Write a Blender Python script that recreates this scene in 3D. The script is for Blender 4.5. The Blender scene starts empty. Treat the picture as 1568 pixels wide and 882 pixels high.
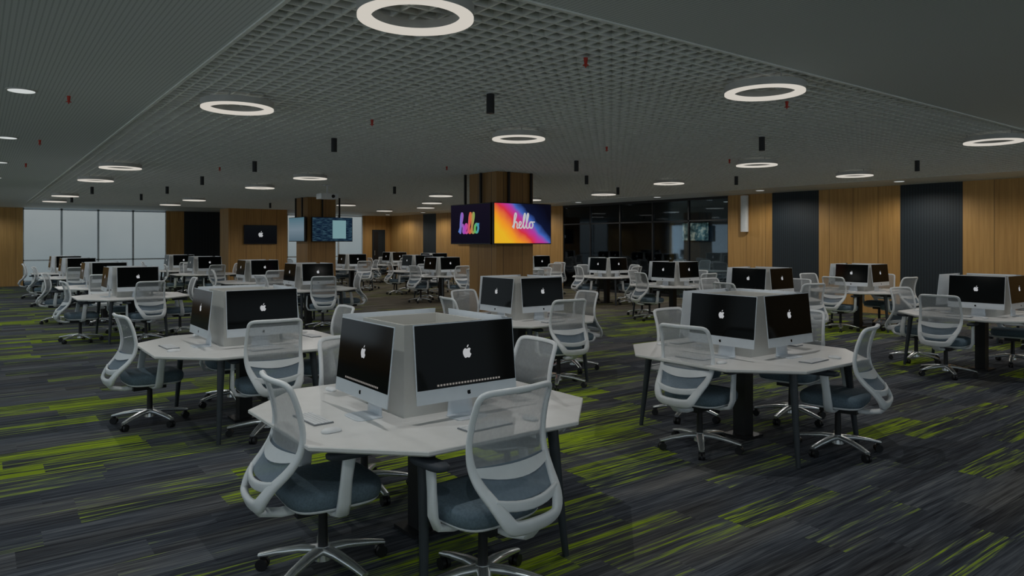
import bpy, bmesh, math, random
from mathutils import Vector, Matrix
random.seed(4)
sc=bpy.context.scene
try:
    sc.view_settings.view_transform='Standard'
    sc.view_settings.look='None'
except Exception as e: print(e)

# ---------------------------------------------------------------- materials
def newmat(name):
    m=bpy.data.materials.new(name); m.use_nodes=True
    nt=m.node_tree
    b=nt.nodes.get('Principled BSDF')
    return m,nt,b
def plain(name,col,rough=.5,metal=0,var=.06,scale=12,spec=.5):
    m,nt,b=newmat(name)
    n=nt.nodes.new('ShaderNodeTexNoise'); n.inputs['Scale'].default_value=scale
    tc=nt.nodes.new('ShaderNodeTexCoord'); nt.links.new(tc.outputs['Object'],n.inputs['Vector'])
    r=nt.nodes.new('ShaderNodeValToRGB')
    r.color_ramp.elements[0].color=(*[c*(1-var) for c in col],1); r.color_ramp.elements[0].position=.3
    r.color_ramp.elements[1].color=(*[min(1,c*(1+var)) for c in col],1); r.color_ramp.elements[1].position=.7
    nt.links.new(n.outputs['Fac'],r.inputs['Fac']); nt.links.new(r.outputs['Color'],b.inputs['Base Color'])
    b.inputs['Roughness'].default_value=rough; b.inputs['Metallic'].default_value=metal
    b.inputs['Specular IOR Level'].default_value=spec
    return m
def emit(name,col,s):
    m=bpy.data.materials.new(name); m.use_nodes=True; nt=m.node_tree
    nt.nodes.clear()
    e=nt.nodes.new('ShaderNodeEmission'); e.inputs[0].default_value=(*col,1); e.inputs[1].default_value=s
    o=nt.nodes.new('ShaderNodeOutputMaterial'); nt.links.new(e.outputs[0],o.inputs[0])
    return m
class NT:
    def __init__(s,nt): s.nt=nt
    def val(s,sock,v):
        if hasattr(v,'is_output') : s.nt.links.new(v,sock)
        else: sock.default_value=v
    def m(s,op,a,b=0,c=None,clamp=False):
        n=s.nt.nodes.new('ShaderNodeMath'); n.operation=op; n.use_clamp=clamp
        s.val(n.inputs[0],a); s.val(n.inputs[1],b)
        if c is not None: s.val(n.inputs[2],c)
        return n.outputs[0]
    def comb(s,x,y,z):
        n=s.nt.nodes.new('ShaderNodeCombineXYZ'); s.val(n.inputs[0],x);s.val(n.inputs[1],y);s.val(n.inputs[2],z); return n.outputs[0]
    def noise(s,v,scale=1,detail=2,rough=.5):
        n=s.nt.nodes.new('ShaderNodeTexNoise'); s.nt.links.new(v,n.inputs['Vector'])
        n.inputs['Scale'].default_value=scale; n.inputs['Detail'].default_value=detail; n.inputs['Roughness'].default_value=rough
        return n.outputs['Fac']
    def white(s,v):
        n=s.nt.nodes.new('ShaderNodeTexWhiteNoise'); n.noise_dimensions='3D'; s.nt.links.new(v,n.inputs['Vector']); return n.outputs['Value']
    def mix(s,f,a,b):
        n=s.nt.nodes.new('ShaderNodeMix'); n.data_type='RGBA'
        s.val(n.inputs[0],f); s.val(n.inputs[6],a); s.val(n.inputs[7],b); return n.outputs[2]
    def ramp(s,f,pts):
        r=s.nt.nodes.new('ShaderNodeValToRGB'); s.nt.links.new(f,r.inputs[0])
        while len(r.color_ramp.elements)<len(pts): r.color_ramp.elements.new(.5)
        for e,(p,c) in zip(r.color_ramp.elements,pts): e.position=p; e.color=(*c,1)
        return r.outputs[0]
    def pos(s,kind='world'):
        if kind=='world': o=s.nt.nodes.new('ShaderNodeNewGeometry').outputs['Position']
        else: o=s.nt.nodes.new('ShaderNodeTexCoord').outputs['Object']
        n=s.nt.nodes.new('ShaderNodeSeparateXYZ'); s.nt.links.new(o,n.inputs[0]); return n.outputs

def carpet():
    m,nt,b=newmat('carpet_planks'); N=NT(nt); X,Y,Z=N.pos()
    row=N.m('FLOOR',N.m('DIVIDE',Y,.25))
    off=N.white(N.comb(row,3.3,1.7))
    cx=N.m('FLOOR',N.m('ADD',X,off))
    r1=N.white(N.comb(cx,row,.5)); r2=N.white(N.comb(cx,row,7.5))
    seed=N.m('MULTIPLY',r1,37)
    sA=N.noise(N.comb(N.m('MULTIPLY',X,1.0),N.m('MULTIPLY',Y,30),seed),1,3,.65)
    sB=N.noise(N.comb(N.m('MULTIPLY',X,3.0),N.m('MULTIPLY',Y,105),seed),1,2,.6)
    cl=N.noise(N.comb(N.m('MULTIPLY',X,.35),N.m('MULTIPLY',Y,.7),2.2),1,2,.5)
    tone=N.m('ADD',N.m('MULTIPLY',sA,.55),N.m('ADD',N.m('MULTIPLY',sB,.38),N.m('MULTIPLY',r2,.12)))
    base=N.ramp(tone,[(.36,(.018,.021,.030)),(.5,(.060,.070,.088)),(.60,(.12,.135,.16)),(.72,(.22,.235,.25))])
    brown=N.ramp(tone,[(.36,(.045,.036,.024)),(.5,(.13,.11,.075)),(.60,(.22,.19,.14)),(.72,(.28,.25,.19))])
    warm=N.m('MULTIPLY_ADD',N.noise(N.comb(N.m('MULTIPLY',X,.5),N.m('MULTIPLY',Y,2.5),9.1),1,2,.5),3.0,-1.35,clamp=True)
    zone=N.m('MULTIPLY',N.m('MULTIPLY_ADD',X,.35,-2.0,clamp=True),N.m('MULTIPLY_ADD',Y,.3,-3.0,clamp=True),clamp=True)
    base=N.mix(N.m('MAXIMUM',N.m('MULTIPLY',zone,.85),N.m('MULTIPLY',warm,.45)),base,brown)
    g=N.m('ADD',N.m('ADD',N.m('MULTIPLY',sA,1.0),N.m('MULTIPLY',sB,.45)),N.m('ADD',N.m('MULTIPLY',cl,.7),N.m('MULTIPLY',r1,.46)))
    g=N.m('MULTIPLY_ADD',N.m('SUBTRACT',g,1.44),6.5,0,clamp=True)
    g=N.m('MULTIPLY',g,N.m('SUBTRACT',1,N.m('MULTIPLY',zone,.75)))
    green=N.mix(N.m('MULTIPLY_ADD',sB,2.2,-.55,clamp=True),(.12,.18,.012,1),(.48,.66,.03,1))
    nt.links.new(N.mix(g,base,green),b.inputs['Base Color'])
    b.inputs['Roughness'].default_value=.95; b.inputs['Specular IOR Level'].default_value=.15
    bp=nt.nodes.new('ShaderNodeBump'); bp.inputs['Strength'].default_value=.3; bp.inputs['Distance'].default_value=.005
    nt.links.new(sB,bp.inputs['Height']); nt.links.new(bp.outputs[0],b.inputs['Normal'])
    return m
def wood(name,c1,c2,seam=.6):
    m,nt,b=newmat(name); N=NT(nt); X,Y,Z=N.pos()
    s=N.m('ADD',X,Y)
    pid=N.m('FLOOR',N.m('DIVIDE',s,seam)); r=N.white(N.comb(pid,1.1,2.2))
    g=N.noise(N.comb(N.m('MULTIPLY',s,28),N.m('MULTIPLY',r,30),N.m('MULTIPLY',Z,.9)),1,4,.6)
    f=N.m('ADD',N.m('MULTIPLY',g,.8),N.m('MULTIPLY',r,.2))
    col=N.ramp(f,[(.3,c1),(.7,c2)])
    fr=N.m('FRACT',N.m('DIVIDE',s,seam)); line=N.m('LESS_THAN',fr,.012/seam)
    col=N.mix(N.m('MULTIPLY',line,.7),col,(.03,.02,.01,1))
    nt.links.new(col,b.inputs['Base Color']); b.inputs['Roughness'].default_value=.5
    return m
def ribbed(name,c1,c2,pitch,axis='s',rough=.6):
    m,nt,b=newmat(name); N=NT(nt); X,Y,Z=N.pos()
    s=N.m('ADD',X,Y) if axis=='s' else (Y if axis=='y' else X)
    fr=N.m('FRACT',N.m('DIVIDE',s,pitch)); line=N.m('LESS_THAN',fr,.3)
    nt.links.new(N.mix(line,(*c1,1),(*c2,1)),b.inputs['Base Color']); b.inputs['Roughness'].default_value=rough
    return m
def meshfab(name,col,trans):
    m,nt,b=newmat(name); N=NT(nt); X,Y,Z=N.pos('object')
    v=N.noise(N.comb(X,Y,Z),60,1,.5)
    nt.links.new(N.ramp(v,[(.3,tuple(c*.9 for c in col)),(.7,col)]),b.inputs['Base Color'])
    b.inputs['Roughness'].default_value=.7
    t=nt.nodes.new('ShaderNodeBsdfTransparent'); mx=nt.nodes.new('ShaderNodeMixShader'); mx.inputs[0].default_value=trans
    nt.links.new(b.outputs[0],mx.inputs[1]); nt.links.new(t.outputs[0],mx.inputs[2])
    nt.links.new(mx.outputs[0],nt.nodes['Material Output'].inputs[0]); return m
def glassmat(name,tint,gl=.25):
    m=bpy.data.materials.new(name); m.use_nodes=True; nt=m.node_tree; nt.nodes.clear()
    t=nt.nodes.new('ShaderNodeBsdfTransparent'); t.inputs[0].default_value=(*tint,1)
    g=nt.nodes.new('ShaderNodeBsdfGlossy'); g.inputs['Roughness'].default_value=.03; g.inputs[0].default_value=(.8,.9,1,1)
    lw=nt.nodes.new('ShaderNodeLayerWeight'); lw.inputs[0].default_value=gl
    mx=nt.nodes.new('ShaderNodeMixShader'); o=nt.nodes.new('ShaderNodeOutputMaterial')
    nt.links.new(lw.outputs['Fresnel'],mx.inputs[0]); nt.links.new(t.outputs[0],mx.inputs[1]); nt.links.new(g.outputs[0],mx.inputs[2]); nt.links.new(mx.outputs[0],o.inputs[0])
    return m

M={}
M['carpet']=carpet()
M['wood']=wood('oak_veneer',(.44,.235,.065),(.64,.37,.125))
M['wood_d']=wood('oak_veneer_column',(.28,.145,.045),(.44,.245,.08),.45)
M['navy']=ribbed('navy_ribbed_panel',(.018,.030,.040),(.008,.013,.020),.06)
M['ceil']=ribbed('perforated_ceiling_board',(.68,.72,.72),(.52,.56,.56),.03,'x')
M['void']=plain('ceiling_void_paint',(.025,.027,.026),.9)
M['grid']=plain('grid_aluminium_paint',(.88,.90,.86),.55)
M['white']=plain('white_laminate',(.86,.86,.85),.35,var=.02)
M['plastic']=plain('white_plastic',(.86,.90,.93),.4,var=.03)
M['divider']=plain('divider_white',(.62,.62,.59),.5,var=.02)
M['mesh']=meshfab('chair_mesh',(.50,.535,.56),.42)
M['mesh2']=meshfab('chair_lumbar_mesh',(.22,.29,.36),.12)
M['seat']=plain('seat_fabric',(.14,.20,.25),.9,var=.15,scale=80)
M['pad']=plain('arm_pad_rubber',(.04,.05,.065),.6)
M['black']=plain('black_metal',(.012,.013,.015),.45)
M['leg']=plain('dark_leg_paint',(.035,.045,.055),.4)
M['chrome']=plain('polished_aluminium',(.78,.82,.84),.25,.8,var=.03)
M['alu']=plain('silver_aluminium',(.74,.80,.86),.35,.15,var=.02)
M['screen']=plain('screen_glass',(.003,.004,.004),.1,var=.0,spec=.12)
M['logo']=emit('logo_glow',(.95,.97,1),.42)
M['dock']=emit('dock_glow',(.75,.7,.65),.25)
M['ring']=emit('ring_diffuser',(1,.94,.84),.60)
M['down']=emit('downlight_diffuser',(.95,1,.98),.6)
M['ringbody']=plain('ring_housing',(.55,.55,.53),.5)
M['red']=plain('sprinkler_red',(.55,.03,.01),.5)
M['keys']=plain('keyboard_white',(.88,.90,.92),.5)
M['key_gap']=plain('keyboard_base',(.22,.24,.26),.5)
M['glass']=glassmat('tinted_glass',(.74,.80,.82),.35)
M['glow_blue']=emit('blue_reflection_glow',(.11,.165,.205),1)  # glow colour imitating a bluish window reflection in the partition glass

def winmat():
    m=bpy.data.materials.new('frosted_daylight_glass'); m.use_nodes=True; nt=m.node_tree; nt.nodes.clear(); N=NT(nt)
    X,Y,Z=N.pos(); v=N.noise(N.comb(X,Y,Z),.8,2,.5)
    f=N.m('ADD',N.m('MULTIPLY',Z,.25),N.m('MULTIPLY',v,.3))
    c=N.ramp(f,[(.2,(.16,.20,.215)),(.9,(.25,.28,.285))])
    e=nt.nodes.new('ShaderNodeEmission'); nt.links.new(c,e.inputs[0]); o=nt.nodes.new('ShaderNodeOutputMaterial'); nt.links.new(e.outputs[0],o.inputs[0]); return m
M['win']=winmat()

# ---------------------------------------------------------------- mesh builder
class MB:
    def __init__(s): s.v=[];s.f=[];s.mi=[];s.sm=[];s.mats=[];s.T=Matrix.Identity(4)
    def mid(s,k):
        if k not in s.mats: s.mats.append(k)
        return s.mats.index(k)
    def add(s,vs,fs,mat,smooth=False):
        o=len(s.v); s.v+= [tuple(s.T@Vector(p)) for p in vs]
        i=s.mid(mat)
        for f in fs: s.f.append([o+k for k in f]); s.mi.append(i); s.sm.append(smooth)
    def box(s,lo,hi,mat,taper=None):
        x0,y0,z0=lo;x1,y1,z1=hi
        s.add([(x0,y0,z0),(x1,y0,z0),(x1,y1,z0),(x0,y1,z0),(x0,y0,z1),(x1,y0,z1),(x1,y1,z1),(x0,y1,z1)],
              [(0,3,2,1),(4,5,6,7),(0,1,5,4),(1,2,6,5),(2,3,7,6),(3,0,4,7)],mat)
    def tube(s,p0,p1,r0,r1,mat,n=14,smooth=True):
        p0=Vector(p0);p1=Vector(p1);d=(p1-p0).normalized()
        a=d.orthogonal().normalized();b=d.cross(a)
        vs=[]
        for p,r in((p0,r0),(p1,r1)):
            for i in range(n):
                t=2*math.pi*i/n; vs.append(p+a*r*math.cos(t)+b*r*math.sin(t))
        s.add(vs,[(i,(i+1)%n,n+(i+1)%n,n+i) for i in range(n)],mat,smooth)
        s.add(vs,[tuple(range(n))[::-1],tuple(range(n,2*n))],mat)
    def sweep(s,pts,side,mat,closed=False,n=8,e=.6):
        vs=[]
        for p,sv,uv,a,b in pts:
            for i in range(n):
                t=2*math.pi*(i+.5)/n; c,q=math.cos(t),math.sin(t)
                cc=math.copysign(abs(c)**e,c);qq=math.copysign(abs(q)**e,q)
                vs.append(Vector(p)+Vector(sv)*a*cc+Vector(uv)*b*qq)
        L=len(pts);fs=[]
        for k in range(L if closed else L-1):
            k2=(k+1)%L
            for i in range(n): fs.append((k*n+i,k*n+(i+1)%n,k2*n+(i+1)%n,k2*n+i))
        s.add(vs,fs,mat,True)
        if not closed: s.add(vs,[tuple(range(n))[::-1],tuple(range((L-1)*n,L*n))],mat)
    def path(s,P,a,b,mat,side=(1,0,0),n=8):
        P=[Vector(p) for p in P]; out=[]
        A=a if isinstance(a,(list,tuple)) else [a]*len(P); B=b if isinstance(b,(list,tuple)) else [b]*len(P)
        for i,p in enumerate(P):
            d=(P[min(i+1,len(P)-1)]-P[max(i-1,0)]).normalized(); sv=Vector(side); sv=(sv-d*sv.dot(d)).normalized(); uv=d.cross(sv)
            out.append((p,sv,uv,A[i],B[i]))
        s.sweep(out,None,mat,n=n)
    def layers(s,outline,L,mat,n_smooth=True):
        n=len(outline);vs=[]
        cx=sum(p[0] for p in outline)/n; cy=sum(p[1] for p in outline)/n
        for z,k in L:
            for x,y in outline: vs.append((cx+(x-cx)*k,cy+(y-cy)*k,z))
        fs=[]
        for j in range(len(L)-1):
            for i in range(n): fs.append((j*n+i,j*n+(i+1)%n,(j+1)*n+(i+1)%n,(j+1)*n+i))
        fs.append(tuple(range(n))[::-1]); fs.append(tuple(range((len(L)-1)*n,len(L)*n)))
        s.add(vs,fs,mat,n_smooth)
    def mesh(s,name):
        me=bpy.data.meshes.new(name); me.from_pydata(s.v,[],s.f)
        for k in s.mats: me.materials.append(M[k])
        me.polygons.foreach_set('material_index',s.mi); me.polygons.foreach_set('use_smooth',s.sm)
        me.update(); return me
    def obj(s,name,loc=(0,0,0),rz=0,parent=None):
        return place(s.mesh(name),name,loc,rz,parent)
def place(me,name,loc=(0,0,0),rz=0,parent=None):
    o=bpy.data.objects.new(name,me); o.location=loc; o.rotation_euler=(0,0,rz); sc.collection.objects.link(o)
    if parent: o.parent=parent
    return o
def sellipse(a,b,e=.5,n=32,cx=0,cy=0):
    r=[]
    for i in range(n):
        t=2*math.pi*i/n;c,q=math.cos(t),math.sin(t)
        r.append((cx+a*math.copysign(abs(c)**e,c),cy+b*math.copysign(abs(q)**e,q)))
    return r
def interp(tab,x):
    if x<=tab[0][0]: return tab[0][1]
    for (a,va),(b,vb) in zip(tab,tab[1:]):
        if x<=b:
            return va+(vb-va)*(x-a)/(b-a)
    return tab[-1][1]
def catmull(P,sub,closed):
    n=len(P);out=[]
    R=range(n) if closed else range(n-1)
    for i in R:
        g=(lambda k:P[k%n]) if closed else (lambda k:P[max(0,min(n-1,k))])
        p0,p1,p2,p3=g(i-1),g(i),g(i+1),g(i+2)
        for j in range(sub):
            t=j/sub
            out.append(tuple(.5*((2*b)+(c-a)*t+(2*a-5*b+4*c-d)*t*t+(-a+3*b-3*c+d)*t**3) for a,b,c,d in zip(p0,p1,p2,p3)))
    if not closed: out.append(P[-1])
    return out

# ---------------------------------------------------------------- chair (faces +Y)
PROF=catmull([(.40,-.355),(.46,-.372),(.53,-.345),(.61,-.28),(.69,-.235),(.78,-.222),(.88,-.236),(.96,-.26),(1.05,-.295)],6,False)
def prof(z): return interp(PROF,z)
def S(u,z,off=0): return Vector((u,prof(z)+.8*u*u+off,z))
HALF=[(0,1.042),(.14,1.042),(.205,1.036),(.230,1.010),(.236,.95),(.240,.86),(.244,.76),(.245,.68),(.238,.615),(.216,.545),(.186,.475),(.150,.430),(.09,.415),(0,.413)]
HALF=[(u*.96, z if z<.7 else .7+(z-.7)*.95) for u,z in HALF]
TOPZ=HALF[0][1]
WZ=sorted([(z,u) for u,z in HALF[2:-1]])
def chair_mesh():
    b=MB()
    loop=HALF+[(-u,z) for u,z in HALF[1:-1]][::-1]
    loop=catmull(loop,3,True); n=len(loop); pts=[]
    for i,(u,z) in enumerate(loop):
        t=Vector(loop[(i+1)%n])-Vector(loop[i-1]); t.normalize(); nn=Vector((t[1],-t[0]))
        a=.014 if z>.78 else .014+(.78-z)*.062
        P=S(u,z); Q=S(u+nn[0]*.01,z+nn[1]*.01); sv=(Q-P).normalized()
        cdir=-1 if (sv.dot(Vector((u,0,z-.72)))>0) else 1
        P=P+sv*cdir*(a-.014)
        T=(S(*loop[(i+1)%n])-S(*loop[i-1])).normalized(); uv=T.cross(sv).normalized()
        pts.append((P,sv,uv,a,.013+(.78-min(z,.78))*.012))
    b.sweep(pts,None,'plastic',closed=True)
    def panel(z0f,z1f,mat,off=0,rows=10,cols=10,thick=None):
        vs=[]
        for j in range(rows+1):
            for i in range(cols+1):
                k=-1+2*i/cols
                z0=z0f(k);z1=z1f(k);z=z0+(z1-z0)*j/rows
                w=interp(WZ,z)-.008
                vs.append(S(k*w,min(z,TOPZ-.002),off))
        fs=[(j*(cols+1)+i,j*(cols+1)+i+1,(j+1)*(cols+1)+i+1,(j+1)*(cols+1)+i) for j in range(rows) for i in range(cols)]
        b.add(vs,fs,mat,True)
    panel(lambda k:.69,lambda k:TOPZ-.006,'mesh')
    panel(lambda k:.545,lambda k:.69,'mesh2',.004,6)
    for of in(-.012,.008):
        panel(lambda k:.625+.03*k*k,lambda k:.685+.006*k*k,'plastic',of,4)
    cb=[]
    for i in range(9):
        k=-1+2*i/8; z=.522+.022*k*k; cb.append(S(k*.19,z))
    b.path(cb,.024,.012,'plastic',side=(0,0,1))
    # seat
    o=sellipse(.25,.24,.5,36,0,.02)
    b.layers(o,[(.378,.78),(.386,.92),(.402,.97)],'plastic')
    b.layers(o,[(.402,.96),(.42,1.0),(.455,1.015),(.478,.98),(.490,.88),(.493,.5)],'seat')
    b.box((-.09,-.16,.33),(.09,.12,.38),'black')
    b.path([(0,-.10,.352),(0,-.22,.350),(0,-.32,.37),(0,-.362,.415)],[.05,.045,.04,.045],[.018,.018,.018,.014],'plastic')
    for sx in(-1,1):
        b.path([(sx*.08,.0,.36),(sx*.20,.0,.362),(sx*.275,.0,.382),(sx*.300,.0,.44),(sx*.297,.012,.55),(sx*.290,.03,.655)],[.034,.034,.034,.034,.030,.034],[.012,.013,.016,.016,.014,.012],'plastic',side=(0,1,0))
        b.layers(sellipse(.045,.13,.6,20,sx*.287,.045),[(.655,.85),(.662,.98),(.680,1),(.688,.9)],'pad')
    b.tube((0,0,.12),(0,0,.35),.026,.022,'black')
    b.tube((0,0,.065),(0,0,.135),.048,.038,'chrome')
    for i in range(5):
        t=2*math.pi*i/5+.3; c,q=math.cos(t),math.sin(t)
        b.path([(c*.02,q*.02,.115),(c*.12,q*.12,.113),(c*.24,q*.24,.096),(c*.335,q*.335,.076)],[.036,.031,.026,.021],[.020,.018,.014,.010],'chrome',side=(-q,c,0))
        ex,ey=c*.318,q*.318
        for sgn in(-1,1):
            p=Vector((ex-q*.015*sgn,ey+c*.015*sgn,.031)); d=Vector((-q,c,0))*.010
            b.tube(p-d,p+d,.031,.031,'black',12)
        b.tube((ex,ey,.03),(ex,ey,.075),.008,.010,'black',8)
        b.box((ex-.014,ey-.014,.045),(ex+.014,ey+.014,.066),'black')
    return b.mesh('office_chair')
CH=chair_mesh()

# ---------------------------------------------------------------- table
def table_mesh():
    b=MB(); h=.87;c=.41
    o=[(h,-h+c),(h,h-c),(h-c,h),(-h+c,h),(-h,h-c),(-h,-h+c),(-h+c,-h),(h-c,-h)]
    b.layers(o,[(.712,.985),(.722,1),(.736,1),(.740,.996)],'white',False)
    b.layers(sellipse(.5,.5,.4,16),[(.69,1),(.712,1)],'leg',False)
    for sx in(-1,1):
        for sy in(-1,1):
            b.tube((sx*.40,sy*.72,.712),(sx*.44,sy*.79,.0),.032,.018,'leg')
            b.box((sx*.40-.05,sy*.72-.05,.702),(sx*.40+.05,sy*.72+.05,.713),'leg')
            b.path([(sx*.40,sy*.72,.695),(sx*.1,sy*.1,.695)],.02,.015,'leg',side=(0,0,1))
    b.box((-.06,-.06,.0),(.06,.06,.712),'black'); b.box((-.12,-.12,0),(.12,.12,.02),'black')
    k=.255;w=.014;T=1.245
    b.box((-k,-k,.74),(k,-k+w,T),'divider'); b.box((-k,k-w,.74),(k,k,T),'divider')
    b.box((-k,-k+w,.74),(-k+w,k-w,T),'divider'); b.box((k-w,-k+w,.74),(k,k-w,T),'divider')
    return b.mesh('workstation_table')
TB=table_mesh()

APPLE=[(0,.30),(.10,.36),(.22,.40),(.34,.36),(.42,.28),(.33,.18),(.30,.05),(.34,-.08),(.45,-.16),(.38,-.32),(.27,-.46),(.18,-.50),(.08,-.46),(0,-.44),(-.08,-.46),(-.18,-.50),(-.28,-.45),(-.40,-.26),(-.46,-.05),(-.44,.15),(-.36,.30),(-.22,.39),(-.10,.37)]
LEAF=[(0,.44),(.02,.56),(.10,.66),(.20,.70),(.19,.60),(.12,.49)]
def flat(b,pts,s,cx,cz,y,mat):
    b.add([(cx+x*s,y,cz+z*s) for x,z in pts],[tuple(range(len(pts)))],mat)
def imac_mesh(dock):
    b=MB()
    tilt=math.radians(-6)
    b.layers(sellipse(.10,.08,.35,24,0,-.01),[(0,1),(.004,1),(.006,.97)],'alu',False)
    b.path([(0,.055,.004),(0,.06,.08),(0,.045,.17),(0,.015,.24)],[.09,.08,.07,.06],[.004,.005,.005,.004],'alu')
    b.T=Matrix.Translation((0,-.03,.10))@Matrix.Rotation(tilt,4,'X')
    W=.325;H=.42
    b.box((-W,-.006,0),(W,.000,H),'alu')
    vs=[];nx,nz=10,8
    for j in range(nz+1):
        for i in range(nx+1):
            u=-1+2*i/nx;v=-1+2*j/nz
            vs.append((u*W,.000+.032*max(0,1-u*u)**.9*(1-abs(v)**2.5) ,H/2+v*H/2))
    b.add(vs,[(j*(nx+1)+i,(j+1)*(nx+1)+i,(j+1)*(nx+1)+i+1,j*(nx+1)+i+1) for j in range(nz) for i in range(nx)],'alu',True)
    b.box((-W+.005,-.008,.074),(W-.005,-.006,H-.005),'screen')
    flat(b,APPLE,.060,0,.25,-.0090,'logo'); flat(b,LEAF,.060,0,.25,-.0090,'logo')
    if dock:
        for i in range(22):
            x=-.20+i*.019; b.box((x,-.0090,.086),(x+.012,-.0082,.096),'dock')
    flat(b,APPLE,.026,0,.036,-.0065,'screen')
    b.T=Matrix.Identity(4)
    return b.mesh('desktop_computer')
IM=imac_mesh(False); IMD=imac_mesh(True)
def kb_mesh():
    b=MB(); b.box((-.14,-.055,0),(.14,.055,.006),'key_gap')
    for r in range(5):
        for c in range(14):
            x=-.134+c*.0193;y=-.05+r*.0205
            b.box((x,y,.006),(x+.0165,y+.0175,.009),'keys')
    return b.mesh('computer_keyboard')
KB=kb_mesh()
def mouse_mesh():
    b=MB(); b.layers(sellipse(.029,.055,.8,20),[(0,.9),(.006,1),(.014,.9),(.02,.65),(.022,.3)],'keys'); return b.mesh('computer_mouse')
MS=mouse_mesh()

# ---------------------------------------------------------------- workstations
tables=[(2.11,3.69),(2.06,7.02),(5.37,3.76),(5.5,7.15),(10.7,3.8),(14.0,3.8),(10.65,7.15),(14.0,7.15),(12.4,10.5),
        (2.2,14.2),(5.45,14.2),(2.2,17.5),(5.45,17.5),(2.2,22.5),(5.45,22.5),(2.2,25.8),(5.45,25.8),
        (10.65,14.2),(14.0,14.2),(10.65,17.5),(14.0,17.5),(11.6,20.6),(10.65,23.6),(14.0,23.6),(10.65,26.8),(14.0,26.8)]
over={(0,'S'):(-.14,-.84,.10),(0,'W'):(-.68,-.17,-.05),(2,'S'):(.22,-.74,.25),(2,'W'):(-.62,-.02,.1),(2,'N'):(.15,.72,.05),(1,'W'):(-.76,.35,.1),(1,'S'):(.0,-.70,-.05),(0,'E'):(.72,.12,-.1),(0,'N'):(0.0,.78,0)}
for ti,(cx,cy) in enumerate(tables):
    place(TB,'workstation_table',(cx,cy,0))
    for k,(dx,dy,rz,nm) in enumerate([(0,-1,0,'S'),(-1,0,-math.pi/2,'W'),(0,1,math.pi,'N'),(1,0,math.pi/2,'E')]):
        near=ti<9
        if (ti,nm) in over:
            ox,oy,dr=over[(ti,nm)]
        else:
            r=.76+random.uniform(-.04,.12); s=random.uniform(-.12,.12)
            ox,oy=dx*r+(-dy)*s,dy*r+dx*s; dr=random.uniform(-.3,.3)
        place(CH,'office_chair',(cx+ox,cy+oy,0),rz+dr)
        off=.40
        sx,sy=(cx+dx*off, cy+dy*off)
        if nm=='W': sy-=.08
        if nm=='S': sx+=.05
        place(IMD if (ti==0 and k<2) else IM,'desktop_computer',(sx,sy,.741),rz)
        if near:
            kx=cx+dx*.66; ky=cy+dy*.66
            if nm=='W': ky+=.02
            place(KB,'computer_keyboard',(kx,ky,.741),rz+.05)
            place(MS,'computer_mouse',(cx+dx*.68+(-dy)*.28,cy+dy*.68+dx*.28,.741),rz)

# ---------------------------------------------------------------- room shell
XL,XR,YB,YN,H=-4.0,17.0,33.0,-5.0,3.0
b=MB(); b.box((XL-.2,YN-.2,-.1),(22.2,YB+.2,0),'carpet'); b.obj('floor')
b=MB()
GX0,GX1,GY0,GY1=1.32,15.2,3.0,28.5
b.box((XL,YN,3.0),(GX0,YB,3.08),'ceil'); b.box((GX0,YN,3.0),(XR,GY0,3.08),'ceil'); b.box((GX1,GY0,3.0),(XR,YB,3.08),'ceil'); b.box((GX0,GY1,3.0),(GX1,YB,3.08),'ceil')
b.box((GX0-.2,GY0-.2,3.55),(GX1+.2,GY1+.2,3.65),'void')
b.box((GX0-.05,GY0,3.08),(GX0,GY1,3.6),'void');b.box((GX1,GY0,3.08),(GX1+.05,GY1,3.6),'void');b.box((GX0,GY0-.05,3.08),(GX1,GY0,3.6),'void');b.box((GX0,GY1,3.08),(GX1,GY1+.05,3.6),'void')
b.obj('ceiling')
b=MB(); p=.12; t=.007
x=GX0+p
while x<GX1: b.box((x-t,GY0,3.002),(x+t,GY1,3.042),'grid'); x+=p
y=GY0+p
while y<GY1: b.box((GX0,y-t,3.0),(GX1,y+t,3.041),'grid'); y+=p
b.box((GX0,GY0,2.99),(GX0+.025,GY1,3.06),'grid');b.box((GX1-.025,GY0,2.99),(GX1,GY1,3.06),'grid')
b.box((GX0,GY0,2.99),(GX1,GY0+.025,3.06),'grid');b.box((GX0,GY1-.025,2.99),(GX1,GY1,3.06),'grid')
b.obj('ceiling_grid')
b=MB()
for x0,x1,m in [(XL,1.43,'wood'),(6.46,7.16,'wood'),(7.16,8.78,'navy'),(8.78,11.66,'wood'),(15.5,XR+.2,'wood')]:
    b.box((x0,YB,0),(x1,YB+.2,3.0),m)
b.box((1.43,YB,0),(6.46,YB+.2,.12),'black'); b.box((11.66,YB,0),(15.5,YB+.2,.12),'black')
b.obj('wall_back')
def window(name,x0,x1,n):
    b=MB(); w=(x1-x0)/n
    b.box((x0,YB+.10,.12),(x1,YB+.12,3.0),'win')
    for i in range(n+1): b.box((x0+i*w-.035,YB+.02,.12),(x0+i*w+.035,YB+.10,3.0),'alu')
    b.box((x0,YB+.02,.12),(x1,YB+.10,.20),'alu'); b.box((x0,YB+.02,.95),(x1,YB+.10,1.0),'alu'); b.box((x0,YB+.02,2.93),(x1,YB+.10,3.0),'alu')
    b.obj(name)
window('window_1',1.43,6.46,4); window('window_2',11.66,15.5,3)
b=MB(); b.box((16.0,YB-.07,0),(16.7,YB-.02,2.3),'navy'); b.box((16.06,YB-.08,.05),(16.3,YB-.07,2.2),'black'); b.tube((16.1,YB-.11,1.0),(16.1,YB-.11,1.25),.012,.012,'chrome'); b.obj('door_1')
b=MB()
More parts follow.
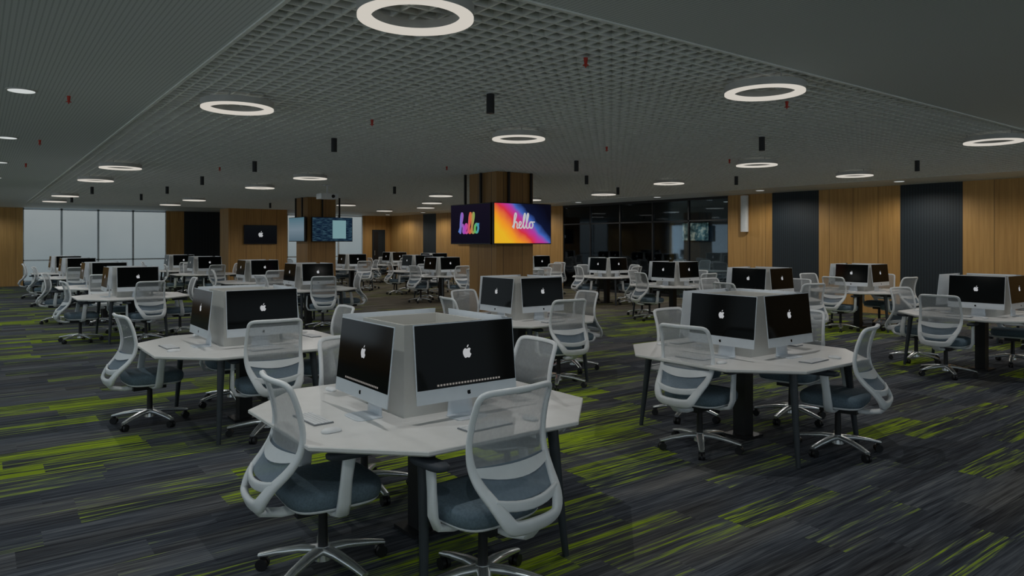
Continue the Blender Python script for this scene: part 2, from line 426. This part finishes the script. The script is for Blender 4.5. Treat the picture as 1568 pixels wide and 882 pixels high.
for y0,y1,m in [(YN,6.4,'wood'),(6.4,7.7,'navy'),(7.7,9.68,'wood'),(9.68,11.0,'navy'),(11.0,12.4,'wood'),(19.5,28.4,'wood'),(28.4,29.6,'navy'),(29.6,YB,'wood')]:
    b.box((XR,y0,0),(XR+.15,y1,3.0),m)
b.box((XR,12.4,2.93),(XR+.15,19.5,3.0),'black')
b.obj('wall_right')
b=MB()
n=5
for i in range(n+1):
    y=12.4+i*(7.1/n); b.box((XR+.02,y-.025,0),(XR+.08,y+.025,2.93),'black')
b.box((XR+.02,12.4,2.3),(XR+.08,19.5,2.34),'black'); b.box((XR+.02,12.4,0),(XR+.08,19.5,.08),'black')
b.box((XR+.045,12.42,.08),(XR+.055,19.48,2.93),'glass')
b.obj('glass_partition')
b=MB()
M['room']=plain('meeting_room_paint',(.20,.215,.23),.8)
b.box((21.8,12.0,0),(22.0,25.0,3.0),'room');b.box((XR+.15,12.2,0),(21.8,12.4,3.0),'room');b.box((XR+.15,24.8,0),(21.8,25.0,3.0),'room');b.box((XR+.15,12.2,3.0),(22,25.0,3.1),'room')
b.box((21.76,18.4,0),(21.8,19.7,2.5),'wood')
b.obj('wall_meeting_room')
b=MB()
b.box((21.74,21.5,.9),(21.77,23.8,2.7),'glow_blue')  # added glowing panel with bars, stands in for the reflection in the partition
for y in(21.5,22.65,23.8): b.box((21.70,y-.03,.9),(21.74,y+.03,2.7),'black')
b.obj('added_reflection_panel')
b=MB()
b.box((XL-.2,YN,0),(XL,YB,.5),'wood'); b.box((XL-.2,YN,2.8),(XL,YB,3.0),'wood')
y=YN
while y<YB: b.box((XL-.2,y,.5),(XL,y+.5,2.8),'wood'); y+=3.8
b.box((XL-.2,YB-.5,.5),(XL,YB,2.8),'wood'); b.obj('wall_left')
b=MB()
b.box((XL,YN-.2,0),(XR,YN,.5),'wood'); b.box((XL,YN-.2,2.8),(XR,YN,3.0),'wood')
x=XL
while x<XR: b.box((x,YN-.2,.5),(x+.5,YN,2.8),'wood'); x+=4.1
b.obj('wall_front')
b=MB(); b.box((7.83,28.7,0),(10.14,29.9,3.0),'wood'); b.obj('tv_wall_block')
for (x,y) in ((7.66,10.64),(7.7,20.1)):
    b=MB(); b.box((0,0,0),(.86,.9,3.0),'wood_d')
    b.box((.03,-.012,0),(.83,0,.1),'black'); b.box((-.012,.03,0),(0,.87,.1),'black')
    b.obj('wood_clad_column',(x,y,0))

# ---------------------------------------------------------------- TVs
def screen_art(kind):
    m=bpy.data.materials.new('screen_art_'+kind); m.use_nodes=True; nt=m.node_tree; nt.nodes.clear(); N=NT(nt)
    X,Y,Z=N.pos('object')
    if kind=='rainbow':
        w=N.noise(N.comb(X,0.0,Z),2.5,2,.5)
        f=N.m('ADD',N.m('ADD',N.m('MULTIPLY',X,.62),N.m('MULTIPLY',Z,.75)),N.m('MULTIPLY_ADD',w,.22,.36))
        c=N.ramp(f,[(.05,(.75,.42,.02)),(.2,(.8,.28,.02)),(.36,(.60,.03,.05)),(.5,(.42,.04,.30)),(.6,(.05,.12,.45)),(.72,(.005,.008,.03)),(1,(.003,.003,.008))])
    elif kind=='sky':
        c=N.ramp(N.m('MULTIPLY_ADD',Z,1.1,.5),[(0,(.05,.09,.12)),(.5,(.15,.2,.24)),(1,(.04,.12,.16))])
    elif kind=='desk':
        a=N.m('GREATER_THAN',X,.0); v=N.noise(N.comb(X,0.0,N.m('MULTIPLY',Z,8)),6,2,.6)
        dark=N.ramp(v,[(.45,(.004,.01,.025)),(.75,(.04,.09,.12))])
        inb=N.m('MULTIPLY',N.m('MULTIPLY',a,N.m('LESS_THAN',X,.42)),N.m('LESS_THAN',N.m('ABSOLUTE',Z),.27))
        c=N.mix(inb,dark,(.16,.28,.30,1))
    elif kind=='room':
        v=N.noise(N.comb(X,0.0,Z),5,3,.6); c=N.ramp(v,[(.35,(.01,.02,.02)),(.5,(.05,.09,.09)),(.65,(.3,.3,.24))])
    elif kind=='off':
        c=N.ramp(N.m('MULTIPLY_ADD',Z,1.0,.5),[(0,(.003,.003,.004)),(1,(.004,.005,.006))])
    else:
        c=N.ramp(N.m('MULTIPLY_ADD',Z,1.0,.5),[(0,(.004,.004,.009)),(1,(.008,.006,.014))])
    e=nt.nodes.new('ShaderNodeEmission'); nt.links.new(c,e.inputs[0]); o=nt.nodes.new('ShaderNodeOutputMaterial'); nt.links.new(e.outputs[0],o.inputs[0]); return m
for k in('rainbow','sky','desk','room','dark','off'): M['art_'+k]=screen_art(k)
HELLO=[(0,.05),(.2,.45),(.36,.95),(.28,1.12),(.18,.8),(.12,.0),(.2,.35),(.36,.48),(.44,.3),(.42,.08),(.52,.0),(.68,.18),(.82,.38),(.74,.5),(.62,.36),(.64,.08),(.8,.0),(.98,.25),(1.2,.9),(1.16,1.12),(1.05,.8),(1.02,.15),(1.12,.0),(1.28,.25),(1.5,.9),(1.46,1.12),(1.35,.8),(1.32,.15),(1.42,.0),(1.56,.1),(1.62,.38),(1.8,.5),(1.94,.3),(1.84,.04),(1.66,.06),(1.62,.3),(1.76,.46),(2.1,.48)]
def hello(parent,mat,y,s,cz,bev=.012):
    cu=bpy.data.curves.new('hello_lettering','CURVE'); cu.dimensions='3D'; cu.bevel_depth=bev; cu.bevel_resolution=1
    P=catmull(HELLO,5,False); sp=cu.splines.new('POLY'); sp.points.add(len(P)-1)
    for q,(x,z) in zip(sp.points,P): q.co=((x-1.05)*s,y,(z-.5)*s+cz,1)
    cu.materials.append(mat); o=bpy.data.objects.new('hello_lettering',cu); sc.collection.objects.link(o); o.parent=parent
def tv(loc,rz,art,w=1.36,h=.77,bar=False,logo=False,mount=True,dy=.1):
    b=MB()
    b.box((-w/2,-.02,-h/2),(w/2,.03,h/2),'black')
    b.box((-w/2+.015,-.023,-h/2+.02),(w/2-.015,-.02,h/2-.015),'art_'+art)
    if logo: flat(b,APPLE,.2,0,0,-.025,'logo'); flat(b,LEAF,.2,0,0,-.025,'logo')
    b.box((-.25,.03,-.15),(.25,.03+dy,.15),'black')
    if bar:
        for x in(-.28,.25): b.box((x-.02,.04,h/2-.2),(x+.02,.08,2.998-loc[2]),'black')
    o=b.obj('wall_television' if not bar else 'hanging_television',loc,rz); return o
hm=emit('lettering_white',(1,1,1),.5)
t1=tv((8.185,10.53,2.035),0,'rainbow',bar=True,dy=.06); hello(t1,hm,-.03,.25,.04)
def rb():
    m=bpy.data.materials.new('lettering_rainbow'); m.use_nodes=True; nt=m.node_tree; nt.nodes.clear(); N=NT(nt); X,Y,Z=N.pos('object')
    c=N.ramp(N.m('MULTIPLY_ADD',X,1.4,.5),[(0,(.05,.2,.5)),(.3,(.4,.05,.4)),(.55,(.6,.1,.05)),(.8,(.1,.4,.1)),(1,(.05,.2,.5))])
    e=nt.nodes.new('ShaderNodeEmission'); nt.links.new(c,e.inputs[0]); o=nt.nodes.new('ShaderNodeOutputMaterial'); nt.links.new(e.outputs[0],o.inputs[0]); return m
t2=tv((7.55,11.33,2.035),-math.pi/2,'dark',bar=True,dy=.06); hello(t2,rb(),-.03,.34,.0,.022)
tv((8.41,19.99,2.06),0,'desk',1.26,.72,bar=True,dy=.06); tv((7.59,20.65,2.06),-math.pi/2,'sky',1.26,.72,bar=True,dy=.06)
tv((9.04,28.62,1.98),0,'off',1.3,.75,logo=True,dy=.05)
tv((16.92,25.9,2.0),-math.pi/2,'sky',1.3,.75,dy=.05)
tv((21.72,17.3,2.07),-math.pi/2,'room',1.25,.7,dy=.05)

# ---------------------------------------------------------------- ceiling fixtures
def ring_mesh():
    b=MB(); R0,R1=.238,.31;n=48
    def rr(r,z): return [(r*math.cos(2*math.pi*i/n),r*math.sin(2*math.pi*i/n),z) for i in range(n)]
    def strip(ra,za,rb_,zb,mat):
        vs=rr(ra,za)+rr(rb_,zb); b.add(vs,[(i,(i+1)%n,n+(i+1)%n,n+i) for i in range(n)],mat,True)
    strip(R0,0,R1,0,'ring'); strip(R1,0,R1,.014,'ring'); strip(R0,0,R0,.025,'ring')
    strip(R1,.014,R1+.003,.07,'ringbody'); strip(R1+.003,.07,R0-.003,.07,'ringbody'); strip(R0-.003,.07,R0,.025,'ringbody')
    for i in range(3):
        t=2*math.pi*i/3; b.tube((.27*math.cos(t),.27*math.sin(t),.07),(.27*math.cos(t),.27*math.sin(t),.11),.006,.006,'ringbody',8)
    return b.mesh('ring_ceiling_light')
RG=ring_mesh()
def spot(name,loc,e,ang,col,blend=.8,rad=0.0):
    l=bpy.data.lights.new(name,'SPOT'); l.energy=e; l.color=col; l.spot_size=math.radians(ang); l.spot_blend=blend; l.shadow_soft_size=rad
    return l
SL=spot('ring_lamp',None,31,172,(1,.97,.93),.4)
rings=[(x,y) for x in(1.88,5.07,9.78,12.8) for y in(3.35,6.6,13.1,16.1,22.1,25.3)]+[(11.45,9.8),(11.4,19.3)]
for (x,y) in rings:
    o=place(RG,'ring_ceiling_light',(x,y,2.89))
    l=bpy.data.objects.new('ring_lamp',SL); sc.collection.objects.link(l); l.parent=o; l.location=(0,0,-.01)
b=MB(); b.tube((0,0,0),(0,0,.17),.036,.036,'black',20); b.tube((0,0,-.001),(0,0,.004),.028,.028,'leg',20)
SP=b.mesh('black_cylinder_spotlight')
for x,y in [(3.62,5.12),(3.6,8.5),(3.6,11.7),(3.6,15.05),(3.6,18.3),(3.6,21.6),(7.8,5.19),(7.7,8.5),(12.06,5.2),(12.1,8.63),(9.6,10.3),(7.9,15.1),(12.3,12.1),(7.9,24.0),(2.2,19.5),(2.2,24.0)]:
    place(SP,'black_cylinder_spotlight',(x,y,2.83))
b=MB(); b.tube((0,0,0),(0,0,.012),.10,.10,'down',28); b.tube((0,0,.002),(0,0,.012),.115,.115,'ringbody',28); DL=b.mesh('recessed_downlight')
DLs=[(.31,7.4+3.45*k,0) for k in range(-3,8)]+[(15.85,.4+3.4*k,1) for k in range(0,10)]
SL2=spot('downlight_lamp',None,24,160,(.95,1,.98),.5)
SL3=spot('wall_washer_lamp',None,46,165,(1,.96,.88),.5)
for x,y,w in DLs:
    o=place(DL,'recessed_downlight',(x,y,2.988))
    l=bpy.data.objects.new('downlight_lamp',SL3 if w else SL2); sc.collection.objects.link(l); l.parent=o; l.location=(0,0,-.01)
b=MB(); b.tube((0,0,0),(0,0,.05),.010,.016,'red',10); b.tube((0,0,-.004),(0,0,.0),.022,.022,'red',12); b.tube((0,0,-.02),(0,0,0),.005,.005,'red',6); SK=b.mesh('fire_sprinkler')
for x,y in [(.66,7.45),(.65,10.9),(.66,14.3),(3.44,3.7),(3.37,6.95),(6.0,3.73),(6.9,7.0),(9.5,6.9),(6.5,10.5),(3.4,13.0)]:
    place(SK,'fire_sprinkler',(x,y,2.949))
b=MB(); b.box((-.2,-.15,-.06),(.2,.15,.06),'plastic'); b.tube((.08,-.15,0),(.08,-.175,0),.04,.035,'black'); b.tube((0,0,.06),(0,0,.265),.02,.02,'plastic'); b.box((-.08,-.08,.24),(.08,.08,.26),'plastic')
b.obj('ceiling_projector',(6.4,15.5,2.73))
b=MB(); b.path([(0,0,-.5),(0,0,.5)],.11,.07,'plastic',side=(0,1,0),n=12); b.obj('column_speaker',(16.92,11.8,2.47))
b=MB(); b.layers(sellipse(.7,1.9,.5,32),[(.71,1),(.74,1)],'white',False); b.box((-.3,-1.2,0),(.3,-1.1,.71),'leg'); b.box((-.3,1.1,0),(.3,1.2,.71),'leg'); b.obj('meeting_table',(19.4,16,0))
for y in(14.8,16,17.2): place(CH,'office_chair',(18.4,y,0),-math.pi/2)
for y in(14.8,16,17.2): place(CH,'office_chair',(20.4,y,0),math.pi/2)
for y in(14.2,18.2,22.0):
    o=place(DL,'recessed_downlight',(19.4,y,2.985)); l=bpy.data.objects.new('downlight_lamp',SL2); sc.collection.objects.link(l); l.parent=o; l.location=(0,0,-.01)

# ---------------------------------------------------------------- world & camera
w=bpy.data.worlds.new('World'); sc.world=w; w.use_nodes=True
w.node_tree.nodes['Background'].inputs[0].default_value=(.76,.9,1,1); w.node_tree.nodes['Background'].inputs[1].default_value=.66
cam=bpy.data.cameras.new('camera'); co=bpy.data.objects.new('camera',cam); sc.collection.objects.link(co)
cam.sensor_width=36; cam.lens=25.0; cam.shift_y=-.0453; cam.clip_end=200
co.location=(0,0,1.7); co.rotation_euler=(math.radians(90),0,math.radians(-37))
sc.camera=co
